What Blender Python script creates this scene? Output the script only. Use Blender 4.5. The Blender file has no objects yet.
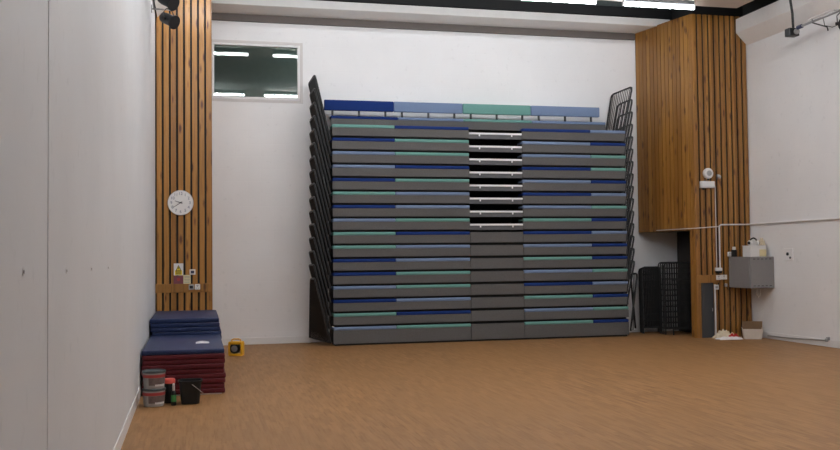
import bpy, bmesh, math, random
from mathutils import Vector, Matrix
random.seed(7)
S = bpy.context.scene
COL = S.collection
PI = math.pi

# ------------------------------------------------------------------ materials
def lin(c):
    return tuple((v/255/12.92 if v/255 <= .04045 else ((v/255+.055)/1.055)**2.4) for v in c)

def new_mat(name):
    m = bpy.data.materials.new(name); m.use_nodes = True
    nt = m.node_tree; nt.nodes.clear()
    out = nt.nodes.new('ShaderNodeOutputMaterial')
    b = nt.nodes.new('ShaderNodeBsdfPrincipled')
    nt.links.new(b.outputs[0], out.inputs[0])
    return m, nt, b

def nd(nt, t, **kw):
    n = nt.nodes.new(t)
    for k, v in kw.items(): setattr(n, k, v)
    return n

def math_node(nt, op, a, b=None, c=None):
    n = nd(nt, 'ShaderNodeMath', operation=op)
    for i, v in enumerate((a, b, c)):
        if v is None: continue
        if isinstance(v, (int, float)): n.inputs[i].default_value = v
        else: nt.links.new(v, n.inputs[i])
    return n.outputs[0]

def mix(nt, fac, a, b, blend='MIX'):
    n = nd(nt, 'ShaderNodeMix', data_type='RGBA', blend_type=blend)
    for s, v in ((0, fac), (6, a), (7, b)):
        if isinstance(v, (int, float)): n.inputs[s].default_value = v
        elif isinstance(v, tuple): n.inputs[s].default_value = (*v[:3], 1)
        else: nt.links.new(v, n.inputs[s])
    return n.outputs[2]

def coords(nt, scale=(1, 1, 1)):
    tc = nd(nt, 'ShaderNodeTexCoord'); mp = nd(nt, 'ShaderNodeMapping')
    mp.inputs['Scale'].default_value = scale
    nt.links.new(tc.outputs['Object'], mp.inputs['Vector'])
    return mp.outputs[0]

def noise(nt, vec, scale, detail=3, rough=.55):
    n = nd(nt, 'ShaderNodeTexNoise'); n.inputs['Scale'].default_value = scale
    n.inputs['Detail'].default_value = detail; n.inputs['Roughness'].default_value = rough
    nt.links.new(vec, n.inputs['Vector'])
    return n.outputs[0]

def ramp(nt, fac, lo, hi):
    n = nd(nt, 'ShaderNodeMapRange'); n.inputs[1].default_value = lo; n.inputs[2].default_value = hi
    nt.links.new(fac, n.inputs[0])
    return n.outputs[0]

def bump(nt, b, h, strength=.2, dist=.01):
    n = nd(nt, 'ShaderNodeBump'); n.inputs['Strength'].default_value = strength
    n.inputs['Distance'].default_value = dist
    nt.links.new(h, n.inputs['Height']); nt.links.new(n.outputs[0], b.inputs['Normal'])

def plain(name, col, rough=.6, var=.08, metal=0, scale=12, spec=.5):
    m, nt, b = new_mat(name)
    v = coords(nt)
    f = noise(nt, v, scale)
    c = mix(nt, f, tuple(x*(1-var) for x in col), tuple(min(1, x*(1+var)) for x in col))
    nt.links.new(c, b.inputs['Base Color'])
    b.inputs['Roughness'].default_value = rough; b.inputs['Metallic'].default_value = metal
    b.inputs['Specular IOR Level'].default_value = spec
    return m

def wall_mat(name, col, blocks=True):
    m, nt, b = new_mat(name)
    v = coords(nt)
    n1 = noise(nt, v, .7, 4); n2 = noise(nt, v, 9, 3)
    c = mix(nt, ramp(nt, n1, .35, .7), tuple(x*.94 for x in col), col)
    c = mix(nt, ramp(nt, n2, .62, .75), c, tuple(x*.9 for x in col))
    nt.links.new(c, b.inputs['Base Color'])
    b.inputs['Roughness'].default_value = .62
    if blocks:
        sep = nd(nt, 'ShaderNodeSeparateXYZ'); nt.links.new(v, sep.inputs[0])
        cmb = nd(nt, 'ShaderNodeCombineXYZ')
        nt.links.new(math_node(nt, 'ADD', sep.outputs[0], sep.outputs[1]), cmb.inputs[0])
        nt.links.new(sep.outputs[2], cmb.inputs[1])
        br = nd(nt, 'ShaderNodeTexBrick')
        br.inputs['Scale'].default_value = 1; br.inputs['Mortar Size'].default_value = .006
        br.inputs['Brick Width'].default_value = .45; br.inputs['Row Height'].default_value = .225
        br.inputs['Mortar Smooth'].default_value = .6
        nt.links.new(cmb.outputs[0], br.inputs['Vector'])
        bump(nt, b, math_node(nt, 'SUBTRACT', 1.0, br.outputs['Fac']), .22, .004)
    else:
        bump(nt, b, n2, .08, .01)
    return m

def floor_mat():
    m, nt, b = new_mat('oak_strip_vinyl')
    tc = nd(nt, 'ShaderNodeTexCoord')
    sep = nd(nt, 'ShaderNodeSeparateXYZ'); nt.links.new(tc.outputs['Object'], sep.inputs[0])
    cmb = nd(nt, 'ShaderNodeCombineXYZ')
    nt.links.new(sep.outputs[1], cmb.inputs[0]); nt.links.new(sep.outputs[0], cmb.inputs[1])
    br = nd(nt, 'ShaderNodeTexBrick')
    br.offset = .37; br.offset_frequency = 2
    br.inputs['Scale'].default_value = 1; br.inputs['Brick Width'].default_value = .3
    br.inputs['Row Height'].default_value = .048; br.inputs['Mortar Size'].default_value = .0012
    br.inputs['Color1'].default_value = (0, 0, 0, 1); br.inputs['Color2'].default_value = (1, 1, 1, 1)
    br.inputs['Mortar'].default_value = (.2, .2, .2, 1); br.inputs['Bias'].default_value = 0
    nt.links.new(cmb.outputs[0], br.inputs['Vector'])
    v = coords(nt, (38, 2.2, 1)); g = noise(nt, v, 1, 5, .65)
    v2 = coords(nt, (.5, .35, 1)); big = noise(nt, v2, 1, 2)
    A, B, Cc = (.250, .126, .046), (.365, .192, .077), (.165, .078, .028)
    c = mix(nt, br.outputs['Color'], A, B)
    c = mix(nt, ramp(nt, g, .5, .78), c, Cc)
    c = mix(nt, ramp(nt, big, .3, .8), c, (.29, .15, .056))
    nt.links.new(c, b.inputs['Base Color'])
    nt.links.new(math_node(nt, 'MULTIPLY_ADD', g, .2, .42), b.inputs['Roughness'])
    b.inputs['Specular IOR Level'].default_value = .3
    bump(nt, b, g, .05, .002)
    return m

def wood_mat(name, axis, pitch, off=0., dark=1.):
    """honey softwood: every slat its own tone, grain along Z, knots"""
    m, nt, b = new_mat(name)
    tc = nd(nt, 'ShaderNodeTexCoord')
    sep = nd(nt, 'ShaderNodeSeparateXYZ'); nt.links.new(tc.outputs['Object'], sep.inputs[0])
    idx = math_node(nt, 'FLOOR', math_node(nt, 'DIVIDE', math_node(nt, 'SUBTRACT', sep.outputs[axis], off), pitch))
    wn = nd(nt, 'ShaderNodeTexWhiteNoise', noise_dimensions='1D'); nt.links.new(idx, wn.inputs['W'])
    cmb = nd(nt, 'ShaderNodeCombineXYZ')
    nt.links.new(math_node(nt, 'MULTIPLY', sep.outputs[0], 34), cmb.inputs[0])
    nt.links.new(math_node(nt, 'MULTIPLY', sep.outputs[1], 34), cmb.inputs[1])
    nt.links.new(math_node(nt, 'MULTIPLY_ADD', idx, 3.71, math_node(nt, 'MULTIPLY', sep.outputs[2], 1.3)), cmb.inputs[2])
    g = noise(nt, cmb.outputs[0], 1, 5, .6)
    kc = nd(nt, 'ShaderNodeCombineXYZ')
    nt.links.new(math_node(nt, 'MULTIPLY', sep.outputs[0], 8), kc.inputs[0])
    nt.links.new(math_node(nt, 'MULTIPLY', sep.outputs[1], 8), kc.inputs[1])
    nt.links.new(math_node(nt, 'MULTIPLY_ADD', idx, 1.37, math_node(nt, 'MULTIPLY', sep.outputs[2], 2.6)), kc.inputs[2])
    vo = nd(nt, 'ShaderNodeTexVoronoi'); vo.inputs['Scale'].default_value = 1
    nt.links.new(kc.outputs[0], vo.inputs['Vector'])
    knot = ramp(nt, vo.outputs['Distance'], .26, .1)
    A = tuple(x*dark for x in (.40, .188, .037)); B = tuple(x*dark for x in (.255, .108, .019)); K = tuple(x*dark for x in (.11, .036, .010))
    c = mix(nt, wn.outputs['Value'], B, A)
    c = mix(nt, ramp(nt, g, .48, .8), c, tuple(x*.62 for x in B))
    c = mix(nt, knot, c, K)
    nt.links.new(c, b.inputs['Base Color'])
    b.inputs['Roughness'].default_value = .36; b.inputs['Specular IOR Level'].default_value = .6
    return m

def emit_mat(name, col, strength):
    m, nt, b = new_mat(name)
    b.inputs['Base Color'].default_value = (.9, .9, .9, 1)
    b.inputs['Emission Color'].default_value = (*col, 1)
    b.inputs['Emission Strength'].default_value = strength
    v = coords(nt); n = noise(nt, v, 3)
    nt.links.new(mix(nt, n, (.85, .85, .85), (.95, .95, .95)), b.inputs['Base Color'])
    return m

def glass_mat():
    m = bpy.data.materials.new('window_glass'); m.use_nodes = True
    nt = m.node_tree; nt.nodes.clear()
    out = nd(nt, 'ShaderNodeOutputMaterial'); ms = nd(nt, 'ShaderNodeMixShader')
    tr = nd(nt, 'ShaderNodeBsdfTransparent'); tr.inputs[0].default_value = (.8, .88, .86, 1)
    gl = nd(nt, 'ShaderNodeBsdfGlossy'); gl.inputs['Roughness'].default_value = .0
    fr = nd(nt, 'ShaderNodeFresnel'); fr.inputs[0].default_value = 1.6
    nt.links.new(fr.outputs[0], ms.inputs[0]); nt.links.new(tr.outputs[0], ms.inputs[1])
    nt.links.new(gl.outputs[0], ms.inputs[2]); nt.links.new(ms.outputs[0], out.inputs[0])
    return m

M = {}
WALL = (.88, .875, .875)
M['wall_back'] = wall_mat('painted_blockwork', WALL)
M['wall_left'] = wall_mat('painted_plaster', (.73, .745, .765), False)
M['skirt'] = plain('white_gloss_paint', (.80, .79, .78), .4, .03)
M['ceil'] = plain('ceiling_board', (.66, .60, .54), .8, .04, scale=2)
M['deck'] = plain('dark_roof_deck', (.2, .22, .21), .8, .2, scale=3)
M['black'] = plain('black_paint_and_shade', (.012, .012, .013), .6, .2)
M['upper'] = plain('dark_void_paint', (.17, .195, .185), .8, .2)
M['void'] = plain('dark_upper_shade', (.035, .037, .038), .8, .2)  # darkness of the unlit roof void put into the wall colour
M['ledge'] = plain('white_boxing', (.84, .82, .80), .6, .04)
M['shade_band'] = plain('brown_grey_shade', (.13, .11, .10), .7, .08)  # shadow under the white boxing, put into a colour
M['floor'] = floor_mat()
M['wood_l'] = wood_mat('pine_slats_front', 0, .1105, -.645, 1.15)
M['wood_r'] = wood_mat('pine_slats_right', 0, .1142, 8.845, .93)
M['wood_s'] = wood_mat('pine_slats_side', 1, .105, 15.3, .92)
M['wood_rail'] = wood_mat('pine_rail', 2, 5, 0, .95)
M['navy'] = plain('navy_fabric', (.013, .036, .165), .85, .12, scale=60, spec=.12)
M['lblue'] = plain('pale_blue_fabric', (.18, .245, .38), .85, .1, scale=60, spec=.12)
M['teal'] = plain('sea_green_fabric', (.155, .335, .30), .85, .1, scale=60, spec=.12)
M['riser'] = plain('grey_carpet_face', (.120, .116, .114), .95, .22, scale=90, spec=.15)
M['under'] = plain('black_understructure', (.006, .006, .0065), .8, .2)
M['rail'] = plain('black_powder_coat', (.016, .017, .018), .45, .15)
M['nosing'] = plain('white_nosing', (.85, .83, .85), .5, .04)
M['tread'] = plain('dark_tread', (.022, .021, .024), .8, .2)
M['strip_grey'] = plain('grey_step_edge', (.10, .10, .105), .6, .1)
M['tube'] = emit_mat('fluorescent_diffuser', (.92, .955, 1.0), 20.5)
M['tube_far'] = emit_mat('fluorescent_diffuser_second', (.92, .955, 1.0), 50)  # same lamps, output raised to balance light on the walls
M['tube_third'] = emit_mat('fluorescent_diffuser_third', (.92, .955, 1.0), 17)  # same lamps, output lowered for the third row
M['white_metal'] = plain('white_metal', (.78, .78, .78), .45, .04)
M['glass'] = glass_mat()
M['mat_blue'] = plain('blue_vinyl_mat', (.016, .029, .092), .45, .12, scale=5, spec=.35)
M['mat_red'] = plain('maroon_vinyl_mat', (.105, .012, .017), .55, .14, scale=5, spec=.25)
M['white_plastic'] = plain('white_plastic', (.74, .73, .72), .4, .04)
M['grey_plastic'] = plain('grey_plastic', (.35, .35, .35), .5, .06)
M['dark_plastic'] = plain('dark_plastic', (.013, .014, .015), .45, .15, spec=.35)
M['tub_lid'] = plain('slate_lid', (.035, .05, .055), .45, .1)
M['tub_body'] = plain('tub_plastic', (.36, .345, .325), .45, .1)
M['tub_red'] = plain('red_band', (.42, .05, .045), .5, .1)
M['tub_label'] = plain('grey_label', (.15, .115, .11), .5, .45, scale=30)
M['red'] = plain('red_plastic', (.85, .12, .09), .45, .1)
M['green'] = plain('green_label', (.06, .28, .08), .5, .3, scale=40)
M['yellow'] = plain('yellow_plastic', (.80, .42, .02), .42, .08)
M['yellow_sign'] = plain('yellow_sign', (.9, .68, .02), .5, .04)
M['cream'] = plain('cream_paper', (.70, .62, .36), .7, .05)
M['purple'] = plain('dull_red_notice', (.20, .055, .075), .6, .1)
M['grey_metal'] = plain('grey_cabinet_paint', (.235, .225, .225), .5, .05)
M['slot'] = plain('dark_slot', (.06, .055, .06), .7, .1)
M['panel_dark'] = plain('charcoal_panel', (.045, .048, .052), .6, .12)
M['cloth_cream'] = plain('cream_cloth', (.72, .62, .46), .9, .12)
M['cloth_red'] = plain('red_cloth', (.55, .03, .03), .9, .12)
M['cloth_white'] = plain('white_cloth', (.75, .72, .72), .9, .1)
M['carton'] = plain('white_card', (.66, .60, .53), .8, .1)
M['carton_in'] = plain('brown_card', (.17, .10, .05), .85, .1)
M['conduit'] = plain('pvc_conduit', (.66, .63, .61), .5, .04)
M['metal'] = plain('bare_metal', (.42, .42, .42), .35, .1, metal=.8)
M['lens'] = plain('lamp_lens', (.03, .04, .045), .08, .1)
M['room'] = plain('control_room_wall', (.40, .445, .43), .8, .1)
M['blue_dark'] = plain('blue_dark_plastic', (.03, .04, .10), .4, .1)
M['ink'] = plain('black_ink', (.015, .015, .02), .6, .1)
M['ink_soft'] = plain('grey_blue_ink', (.16, .18, .25), .6, .1)

# ------------------------------------------------------------------ mesh builder
class MB:
    def __init__(self): self.bm = bmesh.new()
    def box(self, a, b, bev=0.0, seg=2, rot=None):
        r = bmesh.ops.create_cube(self.bm, size=1)
        vs = r['verts']
        c = [(a[i]+b[i])/2 for i in range(3)]; d = [abs(b[i]-a[i]) for i in range(3)]
        for v in vs:
            v.co = Vector((v.co.x*d[0], v.co.y*d[1], v.co.z*d[2]))
        if bev > 0:
            es = list({e for v in vs for e in v.link_edges})
            o = bmesh.ops.bevel(self.bm, geom=es, offset=min(bev, min(d)*.49), segments=seg, affect='EDGES', profile=.5)
            vs = list({v for f in o['faces'] for v in f.verts} | {v for v in vs if v.is_valid})
        for v in vs:
            if rot is not None: v.co = rot @ v.co
            v.co += Vector(c)
        return self
    def tube(self, p, q, r, n=8, r2=None):
        p, q = Vector(p), Vector(q); d = q-p
        if d.length < 1e-6: return self
        z = d.normalized(); x = z.orthogonal().normalized(); y = z.cross(x)
        r2 = r if r2 is None else r2
        A = [self.bm.verts.new(p+(x*math.cos(t)+y*math.sin(t))*r) for t in (2*PI*i/n for i in range(n))]
        B = [self.bm.verts.new(q+(x*math.cos(t)+y*math.sin(t))*r2) for t in (2*PI*i/n for i in range(n))]
        for i in range(n): self.bm.faces.new((A[i], A[(i+1) % n], B[(i+1) % n], B[i]))
        self.bm.faces.new(A[::-1]); self.bm.faces.new(B)
        return self
    def path(self, pts, r, n=8, closed=False):
        pts = [Vector(p) for p in pts]; m = len(pts); rings = []
        prev = None
        for i in range(m):
            a = pts[(i-1) % m] if closed or i > 0 else pts[i]
            c = pts[(i+1) % m] if closed or i < m-1 else pts[i]
            t = (c-a).normalized()
            if prev is None: x = t.orthogonal().normalized()
            else:
                x = prev-t*prev.dot(t)
                x = x.normalized() if x.length > 1e-5 else t.orthogonal().normalized()
            prev = x; y = t.cross(x)
            rings.append([self.bm.verts.new(pts[i]+(x*math.cos(2*PI*k/n)+y*math.sin(2*PI*k/n))*r) for k in range(n)])
        for i in range(m if closed else m-1):
            A, B = rings[i], rings[(i+1) % m]
            for k in range(n): self.bm.faces.new((A[k], A[(k+1) % n], B[(k+1) % n], B[k]))
        if not closed: self.bm.faces.new(rings[0][::-1]); self.bm.faces.new(rings[-1])
        return self
    def lathe(self, prof, c=(0, 0, 0), axis=(0, 0, 1), n=24):
        z = Vector(axis).normalized(); x = z.orthogonal().normalized(); y = z.cross(x); c = Vector(c)
        rings = [[self.bm.verts.new(c+z*h+(x*math.cos(2*PI*k/n)+y*math.sin(2*PI*k/n))*r) for k in range(n)] for r, h in prof]
        for A, B in zip(rings, rings[1:]):
            for k in range(n): self.bm.faces.new((A[k], A[(k+1) % n], B[(k+1) % n], B[k]))
        if prof[0][0] > 1e-4: self.bm.faces.new(rings[0][::-1])
        if prof[-1][0] > 1e-4: self.bm.faces.new(rings[-1])
        return self
    def prism(self, poly, vec):
        vec = Vector(vec)
        A = [self.bm.verts.new(p) for p in poly]; B = [self.bm.verts.new(Vector(p)+vec) for p in poly]
        n = len(A)
        for i in range(n): self.bm.faces.new((A[i], A[(i+1) % n], B[(i+1) % n], B[i]))
        self.bm.faces.new(A[::-1]); self.bm.faces.new(B)
        return self
    def build(self, name, mat, parent=None, loc=None, smooth=False):
        """vertices are given in world coordinates; the object's origin is its parent's origin, or loc"""
        o0 = Vector((0, 0, 0))
        if parent is not None:
            q = parent
            while q is not None: o0 += q.location; q = q.parent
        elif loc is not None: o0 = Vector(loc)
        bmesh.ops.recalc_face_normals(self.bm, faces=self.bm.faces)
        for v in self.bm.verts: v.co -= o0
        me = bpy.data.meshes.new(name); self.bm.to_mesh(me); self.bm.free()
        me.materials.append(M[mat] if isinstance(mat, str) else mat)
        if smooth:
            for p in me.polygons: p.use_smooth = True
            try: me.set_sharp_from_angle(angle=math.radians(38))
            except Exception: pass
        o = bpy.data.objects.new(name, me); COL.objects.link(o)
        if parent is not None: o.parent = parent
        elif loc is not None: o.location = loc
        return o

def tag(o, label, cat, group=None, kind=None):
    o['label'] = label; o['category'] = cat
    if group: o['group'] = group
    if kind: o['kind'] = kind
    return o

def thing(name, label, cat, loc, group=None):
    o = bpy.data.objects.new(name, None); o.empty_display_size = .1; COL.objects.link(o); o.location = loc
    return tag(o, label, cat, group)

def struct(o):
    o['kind'] = 'structure'; return o

def copy_thing(r, loc, label, group=None):
    c = r.copy(); COL.objects.link(c); c.location = loc; c['label'] = label
    if group: c['group'] = group
    for ch in list(r.children):
        d = ch.copy(); COL.objects.link(d); d.parent = c
        for g in ch.children:
            e = g.copy(); COL.objects.link(e); e.parent = d
    return c

def text_mesh(body, size, mat, name, parent, M4):
    cu = bpy.data.curves.new(name, 'FONT'); cu.body = body; cu.size = size
    cu.align_x = 'CENTER'; cu.align_y = 'CENTER'; cu.extrude = .0008
    t = bpy.data.objects.new(name, cu); COL.objects.link(t)
    dg = bpy.context.evaluated_depsgraph_get()
    me = bpy.data.meshes.new_from_object(t.evaluated_get(dg)); me.transform(M4)
    bpy.data.objects.remove(t); bpy.data.curves.remove(cu)
    return me

# ------------------------------------------------------------------ the hall
XL, XR, YB, YF, ZT = -.61, 9.99, 16.88, -4.0, 7.1
XPL = .238           # right face of the pillar at the left
PY = 15.3            # front plane of both pillars

struct(MB().box((XL-.2, YF-.2, -.1), (XR+.2, YB+3.2, 0)).build('floor', 'floor'))
def xl(y): return -.61-.0038*(y-6)
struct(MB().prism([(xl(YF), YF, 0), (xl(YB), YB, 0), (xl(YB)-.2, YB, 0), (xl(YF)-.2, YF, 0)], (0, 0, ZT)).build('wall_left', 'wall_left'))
struct(MB().box((XR, YF, 0), (XR+.2, YB, 5.9)).build('wall_right', 'wall_back'))
struct(MB().box((XR, YF, 5.9), (XR+.2, YB, ZT)).build('wall_right_upper', 'void'))
struct(MB().box((8.93, PY+.1, 5.97), (XR, 16.15, 6.6), .01).build('trim_9', 'black'))  # black box added above the pillar for the unlit void there
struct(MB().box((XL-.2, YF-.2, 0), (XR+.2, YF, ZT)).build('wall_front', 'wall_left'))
# back wall with an opening for the control-room window
WX0, WX1, WZ0, WZ1 = .262, 1.83, 4.40, 5.41
w = MB()
w.box((XL-.2, YB, 0), (XR+.2, YB+.2, WZ0)); w.box((XL-.2, YB, WZ1), (XR+.2, YB+.2, 6.0))
w.box((XL-.2, YB, WZ0), (WX0, YB+.2, WZ1)); w.box((WX1, YB, WZ0), (XR+.2, YB+.2, WZ1))
struct(w.build('wall_back', 'wall_back'))
struct(MB().box((XL-.2, YB, 6.0), (XR+.2, YB+.2, ZT)).build('wall_back_upper', 'upper'))
# control room behind the window
w = MB()
w.box((-.6, YB+2.9, 3.6), (4.2, YB+3.0, 6.6)); w.box((-.7, YB+.2, 3.6), (-.6, YB+3, 6.6)); w.box((4.2, YB+.2, 3.6), (4.3, YB+3, 6.6))
w.box((-.7, YB+.2, 3.5), (4.3, YB+3, 3.6)); w.box((-.7, YB+.2, 6.6), (4.3, YB+3, 6.7))
struct(w.build('wall_control_room', 'room'))
# window
wf = MB()
t = .042
for a, b in (((WX0, WZ0), (WX1, WZ0+t)), ((WX0, WZ1-t), (WX1, WZ1)), ((WX0, WZ0+t), (WX0+t, WZ1-t)), ((WX1-t, WZ0+t), (WX1, WZ1-t))):
    wf.box((a[0], YB-.02, a[1]), (b[0], YB+.09, b[1]), .004)
win = struct(wf.build('window_1', 'skirt'))
MB().box((WX0+t, YB+.03, WZ0+t), (WX1-t, YB+.036, WZ1-t)).build('pane', 'glass', win)
MB().box((WX1+.003, YB-.012, WZ0-.05), (WX1+.055, YB, WZ1+.05), .003).box((WX0-.02, YB-.012, WZ1+.003), (WX1+.0025, YB, WZ1+.05), .003).box((WX0-.02, YB-.012, WZ0-.05), (WX1+.0025, YB, WZ0-.003), .003).build('architrave', 'conduit', win)

# skirting boards
def skirt(name, a, b): struct(MB().box(a, b, .004).build(name, 'skirt'))
struct(MB().prism([(xl(YF), YF, 0), (xl(PY), PY, 0), (xl(PY)+.008, PY, 0), (xl(YF)+.008, YF, 0)], (0, 0, .122)).build('baseboard_left', 'skirt'))
skirt('baseboard_back', (XPL, YB-.015, 0), (XR, YB, .12))
skirt('baseboard_right', (XR-.015, YF, 0), (XR, PY, .115))

# ceiling board, roof deck with dark beams above it
struct(MB().box((-.32, YF, 5.9), (9.36, 14.62, 5.96)).build('ceiling', 'ceil'))
deck = MB()
deck.box((XL-.2, YF-.2, ZT), (XR+.2, YB+.2, ZT+.1))
x = XL
while x < XR:
    deck.prism([(x, 14, ZT), (x+.1, 14, ZT), (x+.07, 14, ZT-.06), (x+.03, 14, ZT-.06)], (0, YB-14, 0)); x += .25
struct(deck.build('ceiling_deck', 'deck'))
for i, xb in enumerate((1.2, 3.9, 5.4, 6.6, 8.2)):
    struct(MB().box((xb, 14.0, 6.55), (xb+.13, YB, 6.85)).build('trim_%d' % (i+10), 'black'))
struct(MB().box((XPL, 16.3, 6.12), (9.9, 16.42, 6.30), .01).build('trim_8', 'black'))
# white boxing along the top of the back wall, with a dark strip below it standing in for its shadow
struct(MB().box((XPL, 16.2, 5.93), (8.92, YB, 6.075), .006).build('trim_1', 'ledge'))
struct(MB().box((XPL, YB-.05, 5.80), (8.49, YB, 5.93), .004).build('trim_2', 'shade_band'))  # strip added for the shadow under the boxing
# boxed bulkheads along both side walls: upright face, slope back to the wall
def bulkhead(name, s, xw, mat):
    poly = [(xw, PY, 5.412), (xw-s*.22, PY, 5.635), (xw-s*.22, PY, 5.89), (xw, PY, 5.89)]
    struct(MB().prism(poly, (0, YF-PY, 0)).build(name, mat))
bulkhead('trim_3', 1, XR, 'ledge'); bulkhead('trim_4', -1, XL, 'ledge')

# ------------------------------------------------------------------ slatted timber pillars
PIT = .1105; PITR = .1142
def front_slats(x0, n, y, z0, z1, width=.080, dep=.032, PIT=PIT):
    m = MB()
    for i in range(n):
        xa = x0+i*PIT+(PIT-width)/2
        m.box((xa, y, z0), (xa+width, y+dep, z1), .003, 1)
    return m
pl = thing('timber_pillar', 'slatted pine pillar behind the blue gym mats, with the wall clock on it', 'pillar', ((XL+XPL)/2, PY, 0)); pl['kind'] = 'structure'
MB().box((xl(PY), PY+.045, 0), (XPL-.01, YB, 5.95)).build('backing', 'black', pl)
front_slats(-.645+.005, 8, PY, 0, 5.9).build('slats', 'wood_l', pl)
MB().box((xl(PY), PY-.012, 1.005), (XPL, PY+.03, 1.145), .003).build('cross_rail', 'wood_rail', pl)
MB().box((XPL-.02, PY, 0), (XPL, YB, 5.9), .002).build('side_board', 'wood_rail', pl)

pr = thing('timber_pillar', 'wide slatted pine pillar beside the seating, with a dark alcove under its side', 'pillar', (9.3, PY, 0)); pr['kind'] = 'structure'
ZA = 1.965          # soffit of the alcove
cx0, cx1 = Vector((8.845, PY, 0)), Vector((8.485, YB, 0))   # the side runs back at a slight splay
MB().prism([(8.875, PY+.045, ZA+.01), (XR, PY+.045, ZA+.01), (XR, YB, ZA+.01), (8.515, YB, ZA+.01)], (0, 0, 5.94-ZA-.01)).build('backing', 'black', pr)
MB().box((8.87, PY+.045, 0), (XR, PY+.075, ZA+.01)).build('backing', 'black', pr)
m = front_slats(8.845+PITR*3, 7, PY, 0, 5.95, .082, .024, PITR)
for i in range(3):      # the panel cuts the lower end of the first slats
    xa = 8.845+i*PITR+(PITR-.082)/2
    zb = 1.145 if i in (1, 2) else 0
    m.box((xa, PY, zb), (xa+.082, PY+.024, 5.95), .003, 1)
m.build('slats', 'wood_r', pr)
MB().box((8.845, PY-.012, 1.0), (9.30, PY+.03, 1.145), .003).build('cross_rail', 'wood_rail', pr)
d = (cx1-cx0); L = d.length; u = d.normalized(); nrm = Vector((-u.y, u.x, 0))
if nrm.x > 0: nrm = -nrm
sl = MB()
k = 0
while k*.105+.09 < L:
    a = cx0+u*(k*.105+.006); b = cx0+u*(k*.105+.098)
    inn = -nrm*.03
    zb = ZA
    if k == 0: zb = 0
    sl.prism([a+Vector((0, 0, zb)), b+Vector((0, 0, zb)), b+inn+Vector((0, 0, zb)), a+inn+Vector((0, 0, zb))], (0, 0, 5.95-zb)); k += 1
sl.build('side_slats', 'wood_s', pr)
MB().prism([(8.86, PY+.11, 0), (8.95, PY+.11, 0), (8.93, PY+.17, 0), (8.835, PY+.17, 0)], (0, 0, ZA)).build('post', 'wood_rail', pr)
MB().prism([cx0+Vector((.03, .05, ZA-.0)), cx1+Vector((.03, -.01, ZA)), (XR, YB, ZA), (XR, PY+.08, ZA)], (0, 0, .012)).build('soffit', 'black', pr)  # soffit blackened, the alcove's shade put into its colour

MB().box((9.34, PY+.08, 0), (9.37, YB-.02, ZA)).build('alcove_shade_board', 'black', pr)  # black board added to deepen the shade inside the alcove
# ------------------------------------------------------------------ retractable seating
seat = thing('retractable_seating', 'tall closed bank of bench seating with grey fronts and blue and green pads', 'seating', (5.09, 16.08, 0))
FY = 16.08
XA, XB, XC, XD, XE, XF = 2.302, 3.424, 4.797, 5.815, 7.166, 7.885
N_, L_, T_ = 'navy', 'lblue', 'teal'
colA = [T_, N_, L_, L_, N_, T_, N_, L_, T_, T_, N_, N_, L_, N_, T_, L_]
colB = [N_, T_, T_, N_, T_, L_, L_, T_, N_, L_, L_, T_, T_, L_, N_, T_]
colC = [N_, L_, L_, N_, L_, N_, L_, T_, N_, L_, T_, L_, N_, T_, L_, T_]
colD = [L_, N_, T_, T_, N_, L_, T_, N_, L_, N_, N_, T_, L_, N_, T_, N_]
RISE, ZR0 = .2368, 3.873
def pad(x0, x1, z1, y0, depth, mat, h=.056):
    MB().box((x0+.003, y0, z1-h), (x1-.003, y0+depth, z1), .014, 3).build('seat_pad', mat, seat, smooth=True)
for k in range(16):
    z1 = ZR0-RISE*k
    for (x0, x1, cols) in ((XA, XB, colA), (XB, XC, colB), (XD, XE, colC), (XE, XF, colD)):
        pad(x0, x1, z1, FY, .3, cols[k])
    zb = z1-.2 if k < 15 else .03
    for (x0, x1) in ((XA, XC), (XD, XF)):
        MB().box((x0, FY+.006, zb), (x1, FY+.05, z1-.056), .004).build('front_panel', 'riser', seat)
    if k >= 8:
        MB().box((XC+.004, FY+.006, zb), (XD-.004, FY+.05, z1-.012), .004).build('aisle_panel', 'riser', seat)
for k in range(8):      # open steps of the aisle
    zs = 3.758-.2372*k
    MB().box((XC+.004, FY+.01, zs-.012), (XD-.004, FY+.055, zs+.022), .004).build('step_nosing', 'nosing', seat)
    MB().box((XC+.004, FY+.056, zs-.02), (XD-.004, YB-.12, zs+.016)).build('step_tread', 'tread', seat)
    MB().box((XC+.004, FY+.018, zs-.09), (XD-.004, FY+.05, zs-.014)).build('step_edge', 'strip_grey', seat)
    for xx in (XC+.2, XD-.2):
        MB().box((xx-.012, FY+.004, zs-.045), (xx+.012, FY+.02, zs-.012), .003).build('step_clip', 'nosing', seat)
# dark carriage behind the fronts
MB().box((XA+.03, FY+.055, .03), (XC-.004, YB-.06, 3.84)).build('carriage', 'under', seat)
MB().box((XD+.004, FY+.055, .03), (XF-.03, YB-.06, 3.84)).build('carriage', 'under', seat)
MB().box((XC, FY+.055, .03), (XD, YB-.12, ZR0-RISE*8-.02)).build('carriage', 'under', seat)
MB().box((XC, YB-.12, 1.9), (XD, YB-.06, 3.84)).build('carriage', 'under', seat)
MB().box((XA+.03, FY+.03, .0), (XF-.03, FY+.4, .03)).build('kick_plate', 'under', seat)
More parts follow.
